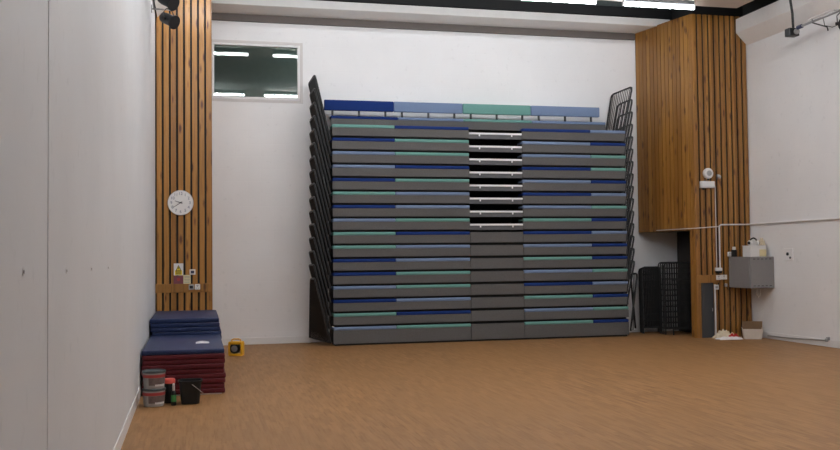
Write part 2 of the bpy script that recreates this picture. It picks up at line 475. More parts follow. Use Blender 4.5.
# top row, set back
ex = [2.33, 3.56, 4.80, 6.14, 7.64]
for i, c in enumerate((N_, L_, T_, L_)):
    pad(ex[i], ex[i+1], 4.075, 16.42, .2, c, .05)
MB().box((ex[0], 16.43, 3.84), (ex[-1], 16.47, 4.025), .004).build('front_panel', 'riser', seat)
MB().box((XA+.03, FY+.06, 3.84), (XF-.03, 16.43, 3.853)).build('top_deck', 'riser', seat)
MB().box((ex[0], 16.60, 4.08), (ex[-1], 16.80, 4.10), .004).build('top_deck', 'white_metal', seat)
MB().box((ex[0]+.05, 16.47, 3.84), (ex[-1]-.05, YB-.06, 4.02)).build('carriage', 'under', seat)
bx = [2.222, 3.50, 4.812, 6.15, 7.555]
for i, c in enumerate((N_, L_, T_, L_)):
    q = MB().box((bx[i]+.004, 16.5, 4.185), (bx[i+1]-.004, 16.57, 4.372), .014, 3).build('backrest', c, seat, smooth=True)
    for f in (.12, .5, .88):
        xx = bx[i]+(bx[i+1]-bx[i])*f
        MB().box((xx-.018, 16.53, 4.06), (xx+.018, 16.56, 4.20), .003).build('backrest_bracket', 'rail', q)
# side guard rails, one per row, nested
def guard(nb, nt_, ft, fb, n, rb=.0085):
    nb, nt_, ft, fb = map(Vector, (nb, nt_, ft, fb)); m = MB()
    def rc(c, p, q, r=.07):
        a = c+(p-c).normalized()*r; b = c+(q-c).normalized()*r
        return [a, (a+b)/4+c/2, b]
    pts = [nb]+rc(nt_, nb, ft)+rc(ft, nt_, fb)+[fb]
    m.path(pts, .0185, 6, closed=True)
    for i in range(1, n):
        s = i/n
        m.tube(nb.lerp(fb, s), nt_.lerp(ft, s), rb, 5)
    return m
for k in range(16):
    zt = 4.71-.2355*k; z0 = zt-1.12; e = .0055*k; fy = 16.80 if k == 0 else 16.58
    if k < 15:
        lf = ((2.262-e*.3, 16.04, z0), (1.995-e*.5, 16.0, zt), (1.985-e*.5, fy, zt-.01), (2.255-e*.3, fy, z0))
        rt = ((7.80, 16.12, z0), (8.02-e*.2, 16.05, zt), (8.0-e*.2, fy+.05, zt-.02), (7.78, fy+.05, z0))
        if k == 0: rt = (rt[0], rt[1], (7.95, fy, zt-.03), (7.75, fy, z0))
    else:           # the lowest pair splays out at the foot
        lf = ((2.25, 16.06, z0), (1.97, 16.0, zt), (1.95, 16.4, zt-.01), (1.95, 16.62, z0+.06))
        rt = ((7.90, 16.06, z0+.05), (8.03, 16.0, zt), (8.04, 16.3, zt-.02), (8.22, 16.5, z0+.05))
    guard(*lf, 11 if k < 15 else 20, .0085).build('guard_rail', 'rail', seat, smooth=True)
    guard(*rt, (4 if k < 15 else 2) if k else 11, .0085).build('guard_rail', 'rail', seat, smooth=True)

# ------------------------------------------------------------------ strip lights
def strip(name, label, loc, group, tube='tube'):
    r = thing(name, label, 'light', loc, group)
    x, y, z = loc
    MB().box((x, y-.022, z+.05), (x+1.33, y+.022, z+.125), .006).build('housing', 'panel_dark', r)
    d_ = MB().tube((x+.01, y, z), (x+1.32, y, z), .029, 14)
    for xx in (x, x+1.295): pass
    d_.build('diffuser', tube, r, smooth=True)
    e_ = MB().box((x-.006, y-.03, z-.03), (x+.012, y+.03, z+.05), .004); e_.build('end_cap', 'white_metal', r)
    e_ = MB().box((x+1.318, y-.03, z-.03), (x+1.336, y+.03, z+.05), .004); e_.build('end_cap', 'white_metal', r)
    return r
GRP = 'ceiling strip lights'
xs = [7.02-1.825*k for k in range(5)]
zl = 5.775
p0 = strip('strip_light', 'lit strip light hanging under the ceiling edge, its end at the wide timber pillar', (xs[0], 14.33, zl), GRP)
for ri, y in enumerate((14.33, 9.45, 4.5)):
    for i, x in enumerate(xs):
        x += (0, .16, .1)[ri]
        if ri == 0 and i == 0: continue
        if ri == 0 and i == 1: lab = 'lit strip light under the ceiling edge, the second one from the wide timber pillar'
        elif ri == 0: lab = 'lit strip light of the end row, above the frame over the seating bank'
        else: lab = 'lit strip light of the rows out of view over the hall floor'
        if ri == 2 and i == 0: p2 = strip('strip_light', lab, (x, y, zl), GRP, 'tube_third'); continue
        if ri == 1 and i == 0: p1 = strip('strip_light', lab, (x, y, zl), GRP, 'tube_far'); continue
        copy_thing(p0 if ri == 0 else p1 if ri == 1 else p2, (x, y, zl), lab, GRP)

# ------------------------------------------------------------------ wall clock (9:39)
cc = Vector((-.255, PY-.03, 2.437))
ck = thing('wall_clock', 'round white wall clock with black hands on the slatted pillar', 'clock', cc)
R = .2
MB().lathe([(R*.98, 0), (R, .012), (R, .03), (R*.96, .038), (R*.93, .034), (R*.93, .028)], cc+Vector((0, .03, 0)), (0, -1, 0), 40).build('rim', 'white_plastic', ck, smooth=True)
MB().lathe([(R*.935, 0), (R*.935, .004)], cc+Vector((0, .004, 0)), (0, -1, 0), 40).build('face', 'skirt', ck)
FZ = cc.y-.002
for hnum in range(1, 13):
    a = hnum*PI/6
    px, pz = cc.x+math.sin(a)*R*.72, cc.z+math.cos(a)*R*.72
    M4 = Matrix.Translation((px, FZ, pz)) @ Matrix.Rotation(PI/2, 4, 'X')
    me = text_mesh(str(hnum), .066, None, 'numeral', None, M4); nm = MB(); nm.bm.from_mesh(me); bpy.data.meshes.remove(me); nm.build('numeral', 'ink_soft', ck)
def hand(name, ang, ln, wd, off):
    dv = Vector((math.sin(ang), 0, math.cos(ang))); sv = Vector((math.cos(ang), 0, -math.sin(ang)))
    c = Vector((cc.x, FZ-off, cc.z))
    MB().prism([c-dv*.03-sv*wd, c-dv*.03+sv*wd, c+dv*ln+sv*wd*.5, c+dv*ln-sv*wd*.5], (0, -.002, 0)).build(name, 'ink', ck)
hand('hour_hand', math.radians(289), .095, .0065, .004); hand('minute_hand', math.radians(236), .135, .005, .007)
MB().lathe([(.01, 0), (.01, .012)], (cc.x, FZ-.002, cc.z), (0, -1, 0), 12).build('hub', 'ink', ck)

# ------------------------------------------------------------------ signs and plates on the left pillar
def plate(name, label, cat, x, z, w_, h_, mat, y=PY, th=.008, group=None):
    r = thing(name, label, cat, (x, y, z), group)
    MB().box((x-w_/2, y-th, z-h_/2), (x+w_/2, y, z+h_/2), .002, 1).build('plate', mat, r)
    return r
s = plate('warning_sign', 'white and yellow warning sign with a black triangle, topmost notice on the slatted pillar', 'sign', -.289, 1.375, .148, .19, 'white_plastic')
y = PY-.0085
MB().prism([(-.345, y, 1.287), (-.235, y, 1.287), (-.235, y, 1.36), (-.345, y, 1.36)], (0, -.001, 0)).build('yellow_field', 'yellow_sign', s)
MB().prism([(-.335, y-.0012, 1.352), (-.243, y-.0012, 1.352), (-.289, y-.0012, 1.445)], (0, -.001, 0)).build('triangle', 'ink', s)
MB().prism([(-.321, y-.0024, 1.36), (-.257, y-.0024, 1.36), (-.289, y-.0024, 1.426)], (0, -.001, 0)).build('triangle_field', 'yellow_sign', s)
MB().prism([(-.293, y-.0036, 1.411), (-.281, y-.0036, 1.411), (-.287, y-.0036, 1.393), (-.28, y-.0036, 1.393), (-.294, y-.0036, 1.365), (-.289, y-.0036, 1.386), (-.297, y-.0036, 1.386)], (0, -.0008, 0)).build('bolt', 'ink', s)
b = MB()
for zz in (1.343, 1.328, 1.313, 1.299): b.box((-.332, y-.002, zz-.0035), (-.248, y-.0008, zz+.0035))
b.build('print_lines', 'ink', s)
s = plate('notice', 'dull red notice directly below the yellow warning sign', 'sign', -.289, 1.185, .15, .165, 'purple')
MB().lathe([(.026, 0), (.026, .001)], (-.289, PY-.0085, 1.215), (0, -1, 0), 18).build('emblem', 'tub_red', s)
s = plate('notice', 'small cream paper notice right of the dull red notice', 'sign', -.158, 1.212, .115, .145, 'cream')
b = MB()
for zz in (1.262, 1.24, 1.215, 1.19, 1.167): b.box((-.2, PY-.0095, zz-.003), (-.118, PY-.008, zz+.003))
b.build('print_lines', 'ink_soft', s)
def switch(name, label, x, z, w_=.086, plate_m='white_plastic', inner=None, y=PY-.012, group=None):
    r = thing(name, label, 'switch' if 'switch' in name else 'socket', (x, y, z), group)
    MB().box((x-w_/2, y-.022, z-.043), (x+w_/2, y, z+.043), .006).build('face_plate', plate_m, r)
    if inner == 'socket':
        MB().box((x-.016, y-.026, z+.012), (x+.016, y-.02, z+.03), .003).build('rocker', 'grey_plastic', r)
        p = MB(); p.box((x-.004, y-.0225, z-.004), (x+.004, y-.0215, z+.008)); p.box((x-.022, y-.0225, z-.024), (x-.010, y-.0215, z-.018)); p.box((x+.010, y-.0225, z-.024), (x+.022, y-.0215, z-.018))
        p.build('pin_holes', 'ink', r)
    elif inner:
        MB().box((x-.026, y-.027, z-.022), (x+.026, y-.02, z+.022), .004).build('insert', inner, r)
    return r
switch('key_switch', 'white plate with a dark blue insert, above the cross rail of the clock pillar', -.073, 1.33, .092, 'white_plastic', 'blue_dark', y=PY)
switch('socket', 'grey faced outlet with dark insert on the cross rail under the cream notice', -.092, 1.09, .08, 'grey_plastic', 'ink')
switch('wall_socket', 'plain white outlet on the cross rail, right of the grey faced one', .004, 1.092, .084, 'white_plastic', 'socket')

# ------------------------------------------------------------------ gym mats
TH = .060
def gym_mat(x, y, z, w_, l_, mat, label, group, seed):
    r = thing('gym_mat', label, 'mat', (x+w_/2, y+l_/2, z), group)
    m = MB().box((x, y, z+.002), (x+w_, y+l_, z+TH-.001), .012, 3)
    o = m.build('cover', mat, r, smooth=True)
    sm = MB().box((x-.0015, y-.0015, z+TH/2-.003), (x+w_+.0015, y+l_+.0015, z+TH/2+.001))
    sm.build('seam', mat, r)
    return r
ordn = ['top', 'second', 'third', 'fourth', 'fifth', 'sixth', 'seventh', 'eighth', 'ninth', 'tenth', 'eleventh', 'twelfth', 'lowest']
off1 = [.006, .01, .014, .004, .002, .022, .016, .006, .012]
TH = .0562
for i in range(9):      # front stack, from the top
    z = TH*(8-i)
    lab = ('blue gym mat on top of the front stack, with a white paper on it' if i == 0 else
           'maroon gym mat, %s from the top in the front stack' % ordn[i] if i < 8 else 'maroon gym mat at the bottom of the front stack, on the white edged board')
    gym_mat(-.614+off1[i], 10.87+.012*random.random(), .012+z, .908, 2.1, 'mat_blue' if i == 0 else 'mat_red', lab, 'gym mats in the front stack', i)
off2 = [.0, .006, .012, .03, .034, .01, .02, .02, .01, .02, .01, .02, .01]
zp = .012+TH*9
TH = .0600
for i in range(12):
    z = TH*(11-i)
    if i == 0: lab = 'blue gym mat on top of the taller rear stack, against the slatted pillar'
    elif i < 5: lab = 'blue gym mat, %s from the top in the taller rear stack' % ordn[i]
    elif i < 11: lab = 'maroon gym mat, %s from the top of the rear stack, behind the front stack' % ordn[i]
    else: lab = 'maroon gym mat lying on the floor under the taller rear stack'
    gym_mat(-.624+off2[i], 13.06+.012*random.random(), .012+z, .915, 2.0, 'mat_blue' if i < 5 else 'mat_red', lab, 'gym mats in the rear stack', i)
for nm_, y0, ln, lb in (('base_board', 10.885, 2.05, 'thin white edged board under the front stack of gym mats'), ('base_board', 13.07, 1.97, 'thin board under the rear stack of gym mats')):
    tag(MB().box((-.585, y0, 0), (.27, y0+ln, .012), .002).build(nm_, 'white_plastic', loc=(-.15, y0+ln/2, 0)), lb, 'board')
# paper on the front stack
p = MB(); n = 9
top = []
for j in range(3):
    for i in range(n):
        a = i/(n-1); bb = j/2
        top.append((-.02+.16*a, 11.58+.2*bb+.01*math.sin(a*6), zp+.002+.012*math.sin(a*PI)*bb))
vv = [p.bm.verts.new(t_) for t_ in top]; vb = [p.bm.verts.new((t_[0], t_[1], t_[2]-.0015)) for t_ in top]
for j in range(2):
    for i in range(n-1):
        q = [j*n+i, j*n+i+1, (j+1)*n+i+1, (j+1)*n+i]
        p.bm.faces.new([vv[k] for k in q]); p.bm.faces.new([vb[k] for k in q[::-1]])
for i in range(n-1):
    p.bm.faces.new([vv[i+1], vv[i], vb[i], vb[i+1]]); p.bm.faces.new([vv[2*n+i], vv[2*n+i+1], vb[2*n+i+1], vb[2*n+i]])
tag(p.build('paper', 'cloth_white', loc=(.06, 11.68, zp), smooth=True), 'curled white paper lying on the blue mat of the front stack', 'paper')

# ------------------------------------------------------------------ tubs and bottles in front of the mats
def tub(x, y, z, label):
    r = thing('storage_tub', label, 'tub', (x, y, z), 'stacked plastic tubs')
    ra, rb, h = .104, .116, .166
    MB().lathe([(ra*.9, 0), (ra, .006), (rb, h), (rb*.97, h)], (x, y, z), n=28).build('body', 'tub_body', r, smooth=True)
    def rad(hh): return ra+(rb-ra)*hh/h+.0012
    def band(nm, h0, h1, a0, a1, mat):
        m = MB(); k = 14; A = []; B = []; A2 = []; B2 = []
        for i in range(k+1):
            t_ = a0+(a1-a0)*i/k; cx, cy = math.cos(t_), math.sin(t_)
            for lst, hh, ex_ in ((A, h0, 0), (B, h1, 0), (A2, h0, .0012), (B2, h1, .0012)):
                rr = rad(hh)+ex_; lst.append(m.bm.verts.new((x+cx*rr, y+cy*rr, z+hh)))
        for i in range(k):
            m.bm.faces.new((A2[i], A2[i+1], B2[i+1], B2[i])); m.bm.faces.new((A[i+1], A[i], B[i], B[i+1]))
            m.bm.faces.new((A[i], A[i+1], A2[i+1], A2[i])); m.bm.faces.new((B[i+1], B[i], B2[i], B2[i+1]))
        m.bm.faces.new((A[0], A2[0], B2[0], B[0])); m.bm.faces.new((A2[k], A[k], B[k], B2[k]))
        m.build(nm, mat, r, smooth=True)
    band('label_band', .118, .15, PI*1.02, PI*1.98, 'tub_red')
    band('label_picture', .04, .116, PI*1.35, PI*1.9, 'tub_label')
    band('label_text', .03, .05, PI*1.55, PI*1.92, 'white_plastic')
    MB().lathe([(rb*1.0, 0), (rb*1.05, .002), (rb*1.05, .018), (rb*1.0, .024), (rb*.9, .024), (rb*.88, .019), (.0001, .019)], (x, y, z+h), n=28).build('lid', 'tub_lid', r, smooth=True)
    return h+.024
hh = tub(-.447, 10.22, 0, 'lower of the two stacked tubs with dark lids by the skirting')
tub(-.445, 10.22, hh-.004, 'upper of the two stacked tubs with dark lids by the skirting')

bk = thing('bucket', 'black plastic bucket on the floor in front of the gym mats', 'bucket', (-.075, 10.29, 0))
m = MB()
def rsq(cx, cy, hw, z, n=28, p=4.5):
    out = []
    for i in range(n):
        t_ = 2*PI*i/n; c, s_ = math.cos(t_), math.sin(t_)
        rr = hw/((abs(c)**p+abs(s_)**p)**(1/p)); out.append((cx+c*rr, cy+s_*rr, z))
    return out
rings = [rsq(-.075, 10.29, hw, z) for hw, z in ((.085, 0), (.095, .005), (.118, .235), (.128, .236), (.128, .25), (.114, .25), (.09, .02))]
rv = [[m.bm.verts.new(q) for q in rg] for rg in rings]
for A, B in zip(rv, rv[1:]):
    for i in range(len(A)): m.bm.faces.new((A[i], A[(i+1) % len(A)], B[(i+1) % len(A)], B[i]))
m.bm.faces.new(rv[0][::-1]); m.bm.faces.new(rv[-1])
m.build('body', 'dark_plastic', bk, smooth=True)
hp = []
for i in range(15):
    a = PI*i/14; hp.append((-.085+.15*math.sin(a)+.03*math.cos(a), 10.29-.131*math.cos(a), .215-.12*math.sin(a)))
MB().path(hp, .0035, 6).build('handle', 'metal', bk, smooth=True)

jr = thing('paint_tin', 'small dark tub with a bright red lid, between the stacked tubs and black bucket', 'tub', (-.293, 10.39, 0))
MB().lathe([(.056, 0), (.058, .004), (.058, .205), (.055, .21)], (-.293, 10.39, 0), n=22).build('body', 'dark_plastic', jr, smooth=True)
MB().lathe([(.059, 0), (.062, .003), (.062, .04), (.055, .05), (.0001, .051)], (-.293, 10.39, .21), n=22).build('lid', 'red', jr, smooth=True)
bt = thing('spray_bottle', 'white topped bottle with a green label, beside the black bucket', 'bottle', (-.245, 10.20, 0))
MB().lathe([(.026, 0), (.028, .004), (.028, .12), (.02, .145), (.011, .155)], (-.245, 10.20, 0), n=18).build('body', 'dark_plastic', bt, smooth=True)
MB().lathe([(.0286, 0), (.0286, .07)], (-.245, 10.20, .04), n=18).build('label', 'green', bt, smooth=True)
MB().lathe([(.012, 0), (.014, .02), (.014, .05)], (-.245, 10.20, .153), n=12).box((-.256, 10.145, .2), (-.234, 10.215, .23), .006).box((-.25, 10.155, .165), (-.24, 10.165, .205), .003).build('trigger_head', 'white_plastic', bt, smooth=True)

def cloth(name, label, c, size, mat, seed, flat=1.0):
    random.seed(seed)
    m = MB(); nu, nv = 22, 16; ph = [random.uniform(0, 6.28) for _ in range(8)]
    def P(i, j):
        a = i/(nu-1)*2-1; b = j/(nv-1)*2-1
        w_ = 1+.12*math.sin(5*math.atan2(b, a)+ph[0])
        x_, y_ = a*size[0]/2*w_, b*size[1]/2*w_
        env = max(0, (1-a*a))*max(0, (1-b*b))
        z_ = size[2]*(env**.5)*(.55+.25*math.sin(7*a+3*b+ph[1])+.2*math.sin(11*b-4*a+ph[2]))
        return (c[0]+x_, c[1]+y_, c[2]+.003+max(0, z_))
    g = [[m.bm.verts.new(P(i, j)) for j in range(nv)] for i in range(nu)]
    bt_ = [[m.bm.verts.new((g[i][j].co.x, g[i][j].co.y, c[2])) for j in range(nv)] for i in range(nu)]
    for i in range(nu-1):
        for j in range(nv-1):
            m.bm.faces.new((g[i][j], g[i+1][j], g[i+1][j+1], g[i][j+1])); m.bm.faces.new((bt_[i][j+1], bt_[i+1][j+1], bt_[i+1][j], bt_[i][j]))
    for i in range(nu-1):
        m.bm.faces.new((bt_[i][0], bt_[i+1][0], g[i+1][0], g[i][0])); m.bm.faces.new((g[i][-1], g[i+1][-1], bt_[i+1][-1], bt_[i][-1]))
    for j in range(nv-1):
        m.bm.faces.new((g[0][j], g[0][j+1], bt_[0][j+1], bt_[0][j])); m.bm.faces.new((bt_[-1][j], bt_[-1][j+1], g[-1][j+1], g[-1][j]))
    return tag(m.build(name, mat, loc=c, smooth=True), label, 'cloth')

# ------------------------------------------------------------------ yellow reel by the back wall
yr = thing('cable_reel', 'small yellow cable reel with dark round hub on the floor beside the gym mats', 'cable reel', (.6, 15.05, 0))
rot = Matrix.Rotation(math.radians(-20), 3, 'Z')
def R3(p_): return rot @ (Vector(p_)-Vector((.6, 15.05, 0)))+Vector((.6, 15.05, 0))
MB().box((.49, 14.98, .0), (.71, 15.13, .035), .012, rot=rot).build('base', 'yellow', yr, smooth=True)
MB().box((.49, 14.98, .18), (.71, 15.13, .225), .014, rot=rot).build('top_bar', 'yellow', yr, smooth=True)
for xx in (-.1, .1):
    c_ = R3((.6+xx, 15.05, .11)); MB().box((c_.x-.014, c_.y-.07, .02), (c_.x+.014, c_.y+.07, .2), .008, rot=rot).build('side_frame', 'yellow', yr, smooth=True)
ax = rot @ Vector((0, -1, 0))
MB().lathe([(.078, 0), (.082, .006), (.082, .10), (.078, .108)], R3((.585, 15.105, .115)), ax, 24).build('drum', 'dark_plastic', yr, smooth=True)
MB().lathe([(.05, 0), (.05, .008), (.02, .014)], R3((.585, 14.998, .115)), ax, 20).build('hub', 'grey_metal', yr, smooth=True)
MB().path([R3((.53, 15.05, .22)), R3((.53, 15.05, .25)), R3((.56, 15.05, .262)), R3((.64, 15.05, .262)), R3((.67, 15.05, .25)), R3((.67, 15.05, .22))], .011, 8).build('handle', 'yellow', yr, smooth=True)

# ------------------------------------------------------------------ fittings on the right pillar
sn = thing('alarm_sounder', 'round white alarm sounder high on the wide timber pillar', 'alarm', (9.115, PY, 3.005))
MB().lathe([(.095, 0), (.098, .01), (.098, .04), (.085, .062), (.06, .068), (.0001, .068)], (9.115, PY, 3.005), (0, -1, 0), 28).build('body', 'white_plastic', sn, smooth=True)
MB().lathe([(.05, 0), (.05, .006), (.0001, .006)], (9.115, PY-.066, 3.005), (0, -1, 0), 20).build('grille', 'grey_plastic', sn, smooth=True)
MB().box((9.10, PY-.03, 2.88), (9.14, PY, 2.92), .004).build('gland', 'dark_plastic', sn)
el = thing('emergency_light', 'white oblong emergency light fitting under the round sounder', 'light fitting', (9.09, PY, 2.803))
MB().box((8.945, PY-.075, 2.735), (9.225, PY, 2.86), .012).build('body', 'white_plastic', el, smooth=True)
MB().box((8.965, PY-.081, 2.76), (9.205, PY-.074, 2.845), .004).build('lens', 'skirt', el)
b = MB().box((9.0, PY-.03, 2.705), (9.035, PY, 2.735), .004); b.build('cable_gland', 'dark_plastic', el)
pi = thing('motion_sensor', 'small grey motion sensor beside the round sounder', 'sensor', (9.32, PY, 2.95))
MB().box((9.30, PY-.03, 2.90), (9.345, PY, 2.99), .006).build('bracket', 'grey_plastic', pi)
MB().lathe([(.035, 0), (.04, .02), (.03, .05), (.0001, .062)], (9.325, PY-.03, 2.945), (-.2, -1, -.25), 18).build('head', 'metal', pi, smooth=True)
# conduits
tag(MB().path([(9.245, PY-.012, 2.80), (9.262, PY-.012, 2.76), (9.262, PY-.012, 1.28)], .008, 6).build('cable_conduit', 'conduit', loc=(9.262, PY, 1.2), smooth=True), 'thin white cable running down the wide pillar from the emergency light', 'conduit')
tag(MB().path([(9.325, PY-.018, 1.27), (9.325, PY-.018, 2.0), (9.332, PY-.018, 2.04), (9.36, PY-.018, 2.062), (XR-.06, PY-.018, 2.066), (XR-.025, PY-.03, 2.066), (XR-.018, PY-.08, 2.066), (XR-.018, 8.0, 2.09)], .0145, 8).build('cable_conduit', 'conduit', loc=(9.325, PY, 1.2), smooth=True), 'white conduit climbing the wide pillar and running along the side wall', 'conduit')
tag(MB().path([(9.31, PY-.012, 2.03), (8.86, PY-.012, 2.0), (8.83, PY-.02, 2.0), (8.825, PY+.02, 2.0), (8.60, 16.3, 1.99)], .009, 6).build('cable_conduit', 'conduit', loc=(9.0, PY, 2.0), smooth=True), 'thin white cable running sideways across the pillar above the alcove', 'conduit')
tag(MB().box((9.20, PY-.034, .03), (9.222, PY, .97), .004).build('trunking', 'conduit', loc=(9.21, PY, 0)), 'upright white trunking beside the charcoal panel, down to the floor', 'trunking')
jb = thing('junction_box', 'white junction box where the conduits end, above the cross rail', 'junction box', (9.29, PY, 1.25))
MB().box((9.225, PY-.05, 1.215), (9.355, PY, 1.275), .008).build('body', 'white_plastic', jb); MB().box((9.235, PY-.052, 1.175), (9.345, PY, 1.215), .005).build('base', 'dark_plastic', jb)
def socket(x0, z, label, w_=.09):
    switch('wall_socket', label, x0, z, w_, 'white_plastic', 'socket', y=PY-.012)
socket(9.285, 1.095, 'white socket on the end of the wide pillar cross rail')
switch('wall_socket', 'wider white double socket, right of the single one on the cross rail', 9.40, 1.10, .13, 'white_plastic', 'socket', y=PY)
switch('wall_switch', 'small white switch plate at the top of the upright trunking', 9.225, .92, .088, 'white_plastic', 'grey_plastic', y=PY-.034)
pg = thing('plug', 'dark plug with a short lead hanging below the double socket', 'plug', (9.45, PY, .94))
MB().box((9.415, PY-.05, .925), (9.455, PY, .985), .008).build('body', 'grey_plastic', pg); MB().path([(9.44, PY-.03, .93), (9.46, PY-.03, .88), (9.5, PY-.03, .87), (9.53, PY-.05, .93)], .006, 6).build('lead', 'dark_plastic', pg, smooth=True)
pd = thing('wall_panel', 'charcoal metal panel at the foot of the wide pillar', 'panel', (9.06, PY, 0))
MB().box((8.945, PY-.006, .0), (9.182, PY+.03, .998), .004).build('door', 'panel_dark', pd); MB().box((9.155, PY-.012, .48), (9.168, PY-.004, .54), .002).build('catch', 'metal', pd)

# grey wall cabinet
cb = thing('wall_cabinet', 'grey metal cabinet fixed in the corner of the side wall', 'cabinet', (9.73, 14.95, .91))
MB().box((9.505, 14.61, .912), (XR-.0, 15.285, 1.47), .008).build('body', 'grey_metal', cb)
MB().box((9.53, 14.603, .93), (XR-.02, 14.612, 1.452), .003).build('front_cover', 'grey_metal', cb)
MB().box((9.498, 14.64, .94), (9.506, 15.26, 1.445), .003).build('side_cover', 'grey_metal', cb)
b = MB()
for i in range(5):
    xx = 9.565+i*.08
    for zz in (.955, 1.43): MB().box((xx, 14.6, zz-.008), (xx+.045, 14.6045, zz+.008), .002).build('vent_slot', 'slot', cb)
b = MB().path([(9.72, 14.75, .915), (9.72, 14.76, .80), (9.78, 14.8, .74), (9.85, 14.85, .78), (9.88, 14.86, .915)], .006, 6); b.build('hanging_lead', 'conduit', cb, smooth=True)
# things on top of the cabinet
wb = thing('storage_box', 'white box standing on the grey wall cabinet', 'box', (9.74, 14.82, 1.47))
MB().box((9.58, 14.7, 1.471), (9.90, 14.95, 1.66), .008).build('carton', 'white_plastic', wb)
MB().box((9.76, 14.695, 1.475), (9.895, 14.7005, 1.60), .002).build('label', 'cream', wb)
MB().box((9.575, 14.695, 1.66), (9.905, 14.955, 1.672), .004).build('lid', 'white_plastic', wb)
hp_ = thing('headphones', 'black and white headphones lying on the white box', 'headphones', (9.74, 14.8, 1.672))
pts = []
for i in range(13):
    a = PI*i/12; pts.append((9.71-.075*math.cos(a), 14.8, 1.72+.085*math.sin(a)))
MB().path(pts, .014, 8).build('band', 'dark_plastic', hp_, smooth=True)
for sx in (-1, 1):
    MB().lathe([(.035, 0), (.046, .01), (.046, .035), (.03, .045)], (9.71+sx*.055, 14.8, 1.718), (sx, -.3, 0), 18).build('ear_cup', 'white_plastic', hp_, smooth=True)
    MB().lathe([(.03, 0), (.026, .012)], (9.71+sx*.098, 14.787, 1.718), (sx, -.3, 0), 16).build('ear_cap', 'dark_plastic', hp_, smooth=True)
cloth('cloth', 'cream crumpled cloth at the wall end of the white box', (9.893, 14.83, 1.673), (.07, .16, .16), 'cloth_cream', 5)
tp = thing('tape_dispenser', 'small black gadget with white top at the left end of the grey cabinet', 'gadget', (9.56, 15.2, 1.47))
MB().box((9.53, 15.15, 1.471), (9.60, 15.24, 1.60), .008).build('body', 'dark_plastic', tp); MB().lathe([(.03, 0), (.03, .05), (.02, .055)], (9.565, 15.195, 1.60), n=14).build('cap', 'white_plastic', tp, smooth=True)
ss = switch('wall_socket', 'small white socket just left of the grey cabinet top', 9.53, 1.52, .08, 'white_plastic', 'socket', y=PY)

# side wall: outlet, pipe
so = thing('jack_plate', 'white plate with two dark jacks, alone on the side wall', 'socket', (XR, 14.18, 1.49))
MB().box((XR-.014, 14.06, 1.40), (XR, 14.30, 1.61), .006).build('face_plate', 'wall_back', so)
MB().lathe([(.028, 0), (.028, .016), (.02, .02)], (XR-.014, 14.19, 1.515), (-1, 0, 0), 16).build('jack', 'ink', so, smooth=True)
MB().lathe([(.02, 0), (.02, .012)], (XR-.014, 14.12, 1.45), (-1, 0, 0), 14).build('jack', 'slot', so, smooth=True)
pp = thing('heating_pipe', 'grey pipe with a valve running low along the side wall skirting', 'pipe', (XR, 13.9, .06))
MB().path([(XR-.035, 14.8, .05), (XR-.03, 14.2, .06), (XR-.03, 13.22, .10)], .009, 8).build('pipe', 'metal', pp, smooth=True)
MB().lathe([(.016, 0), (.026, .006), (.026, .05), (.016, .056)], (XR-.03, 13.2, .08), (0, 0, 1), 14).box((XR-.04, 13.15, .11), (XR, 13.2, .16), .004).build('valve', 'grey_plastic', pp, smooth=True)

# carton and cloths on the floor
bxr = thing('carton', 'open white carton with brown inside on the floor below the grey cabinet', 'box', (9.70, 14.88, 0))
rz = Matrix.Rotation(math.radians(-28), 3, 'Z')
def RB(x, y, z): return Vector((9.70, 14.88, 0))+rz @ Vector((x*1.2, y*1.2, z*1.22))
def slab(mb, pts, th): 
    P_ = [RB(*q) for q in pts]
    nn = (P_[1]-P_[0]).cross(P_[2]-P_[0]).normalized(); mb.prism(P_, nn*th)
o = MB()
slab(o, [(-.12, -.1, 0), (.12, -.1, 0), (.145, -.13, .15), (-.145, -.13, .15)], -.004)
slab(o, [(.12, -.1, 0), (.12, .1, 0), (.145, .12, .16), (.145, -.13, .15)], -.004)
slab(o, [(-.12, .1, 0), (-.12, -.1, 0), (-.145, -.13, .15), (-.145, .12, .16)], -.004)
slab(o, [(-.12, -.1, .0), (.12, -.1, .0), (.12, .1, .0), (-.12, .1, .0)], .004)
o.build('sides', 'carton', bxr)
o = MB(); slab(o, [(-.145, .115, .0), (.145, .115, .0), (.16, .17, .245), (-.13, .17, .245)], .004); o.build('back_flap', 'carton_in', bxr)
cloth('cloth', 'white crumpled sheet on the floor in front of the wide pillar', (9.28, 14.93, 0), (.46, .22, .05), 'cloth_white', 3)
cloth('cloth', 'cream folded cloth lying behind the red cloth by the pillar', (9.31, 15.17, .0), (.36, .18, .17), 'cloth_cream', 9)
cloth('cloth', 'small red cloth in the heap of cloths by the pillar', (9.43, 15.062, .0), (.22, .036, .10), 'cloth_red', 12)

# ------------------------------------------------------------------ black mesh frames stored in the alcove
def mesh_frame(label, x0, x1, y, h, tilt, nb, nh, r=.012, loop=False):
    th = thing('mesh_frame', label, 'frame', ((x0+x1)/2, y, 0), 'black frames stored in the alcove')
    def P(x, z): return (x, y+tilt*z/h, z)
    c = .05
    m = MB(); m.path([P(x0, .0+r), P(x0, h-c), P(x0+c*.3, h-c*.3), P(x0+c, h), P(x1-c, h), P(x1-c*.3, h-c*.3), P(x1, h-c), P(x1, r)], r, 6)
    m.tube(P(x0, .12), P(x1, .12), r*.8, 6)
    m.build('tube_frame', 'rail', th, smooth=True)
    m = MB()
    for i in range(1, nb): xx = x0+(x1-x0)*i/nb; m.tube(P(xx, .12), P(xx, h), r*.42, 5)
    for i in range(1, nh): zz = .12+(h-.12)*i/nh; m.tube(P(x0, zz), P(x1, zz), r*.42, 5)
    m.build('bars', 'rail', th, smooth=True)
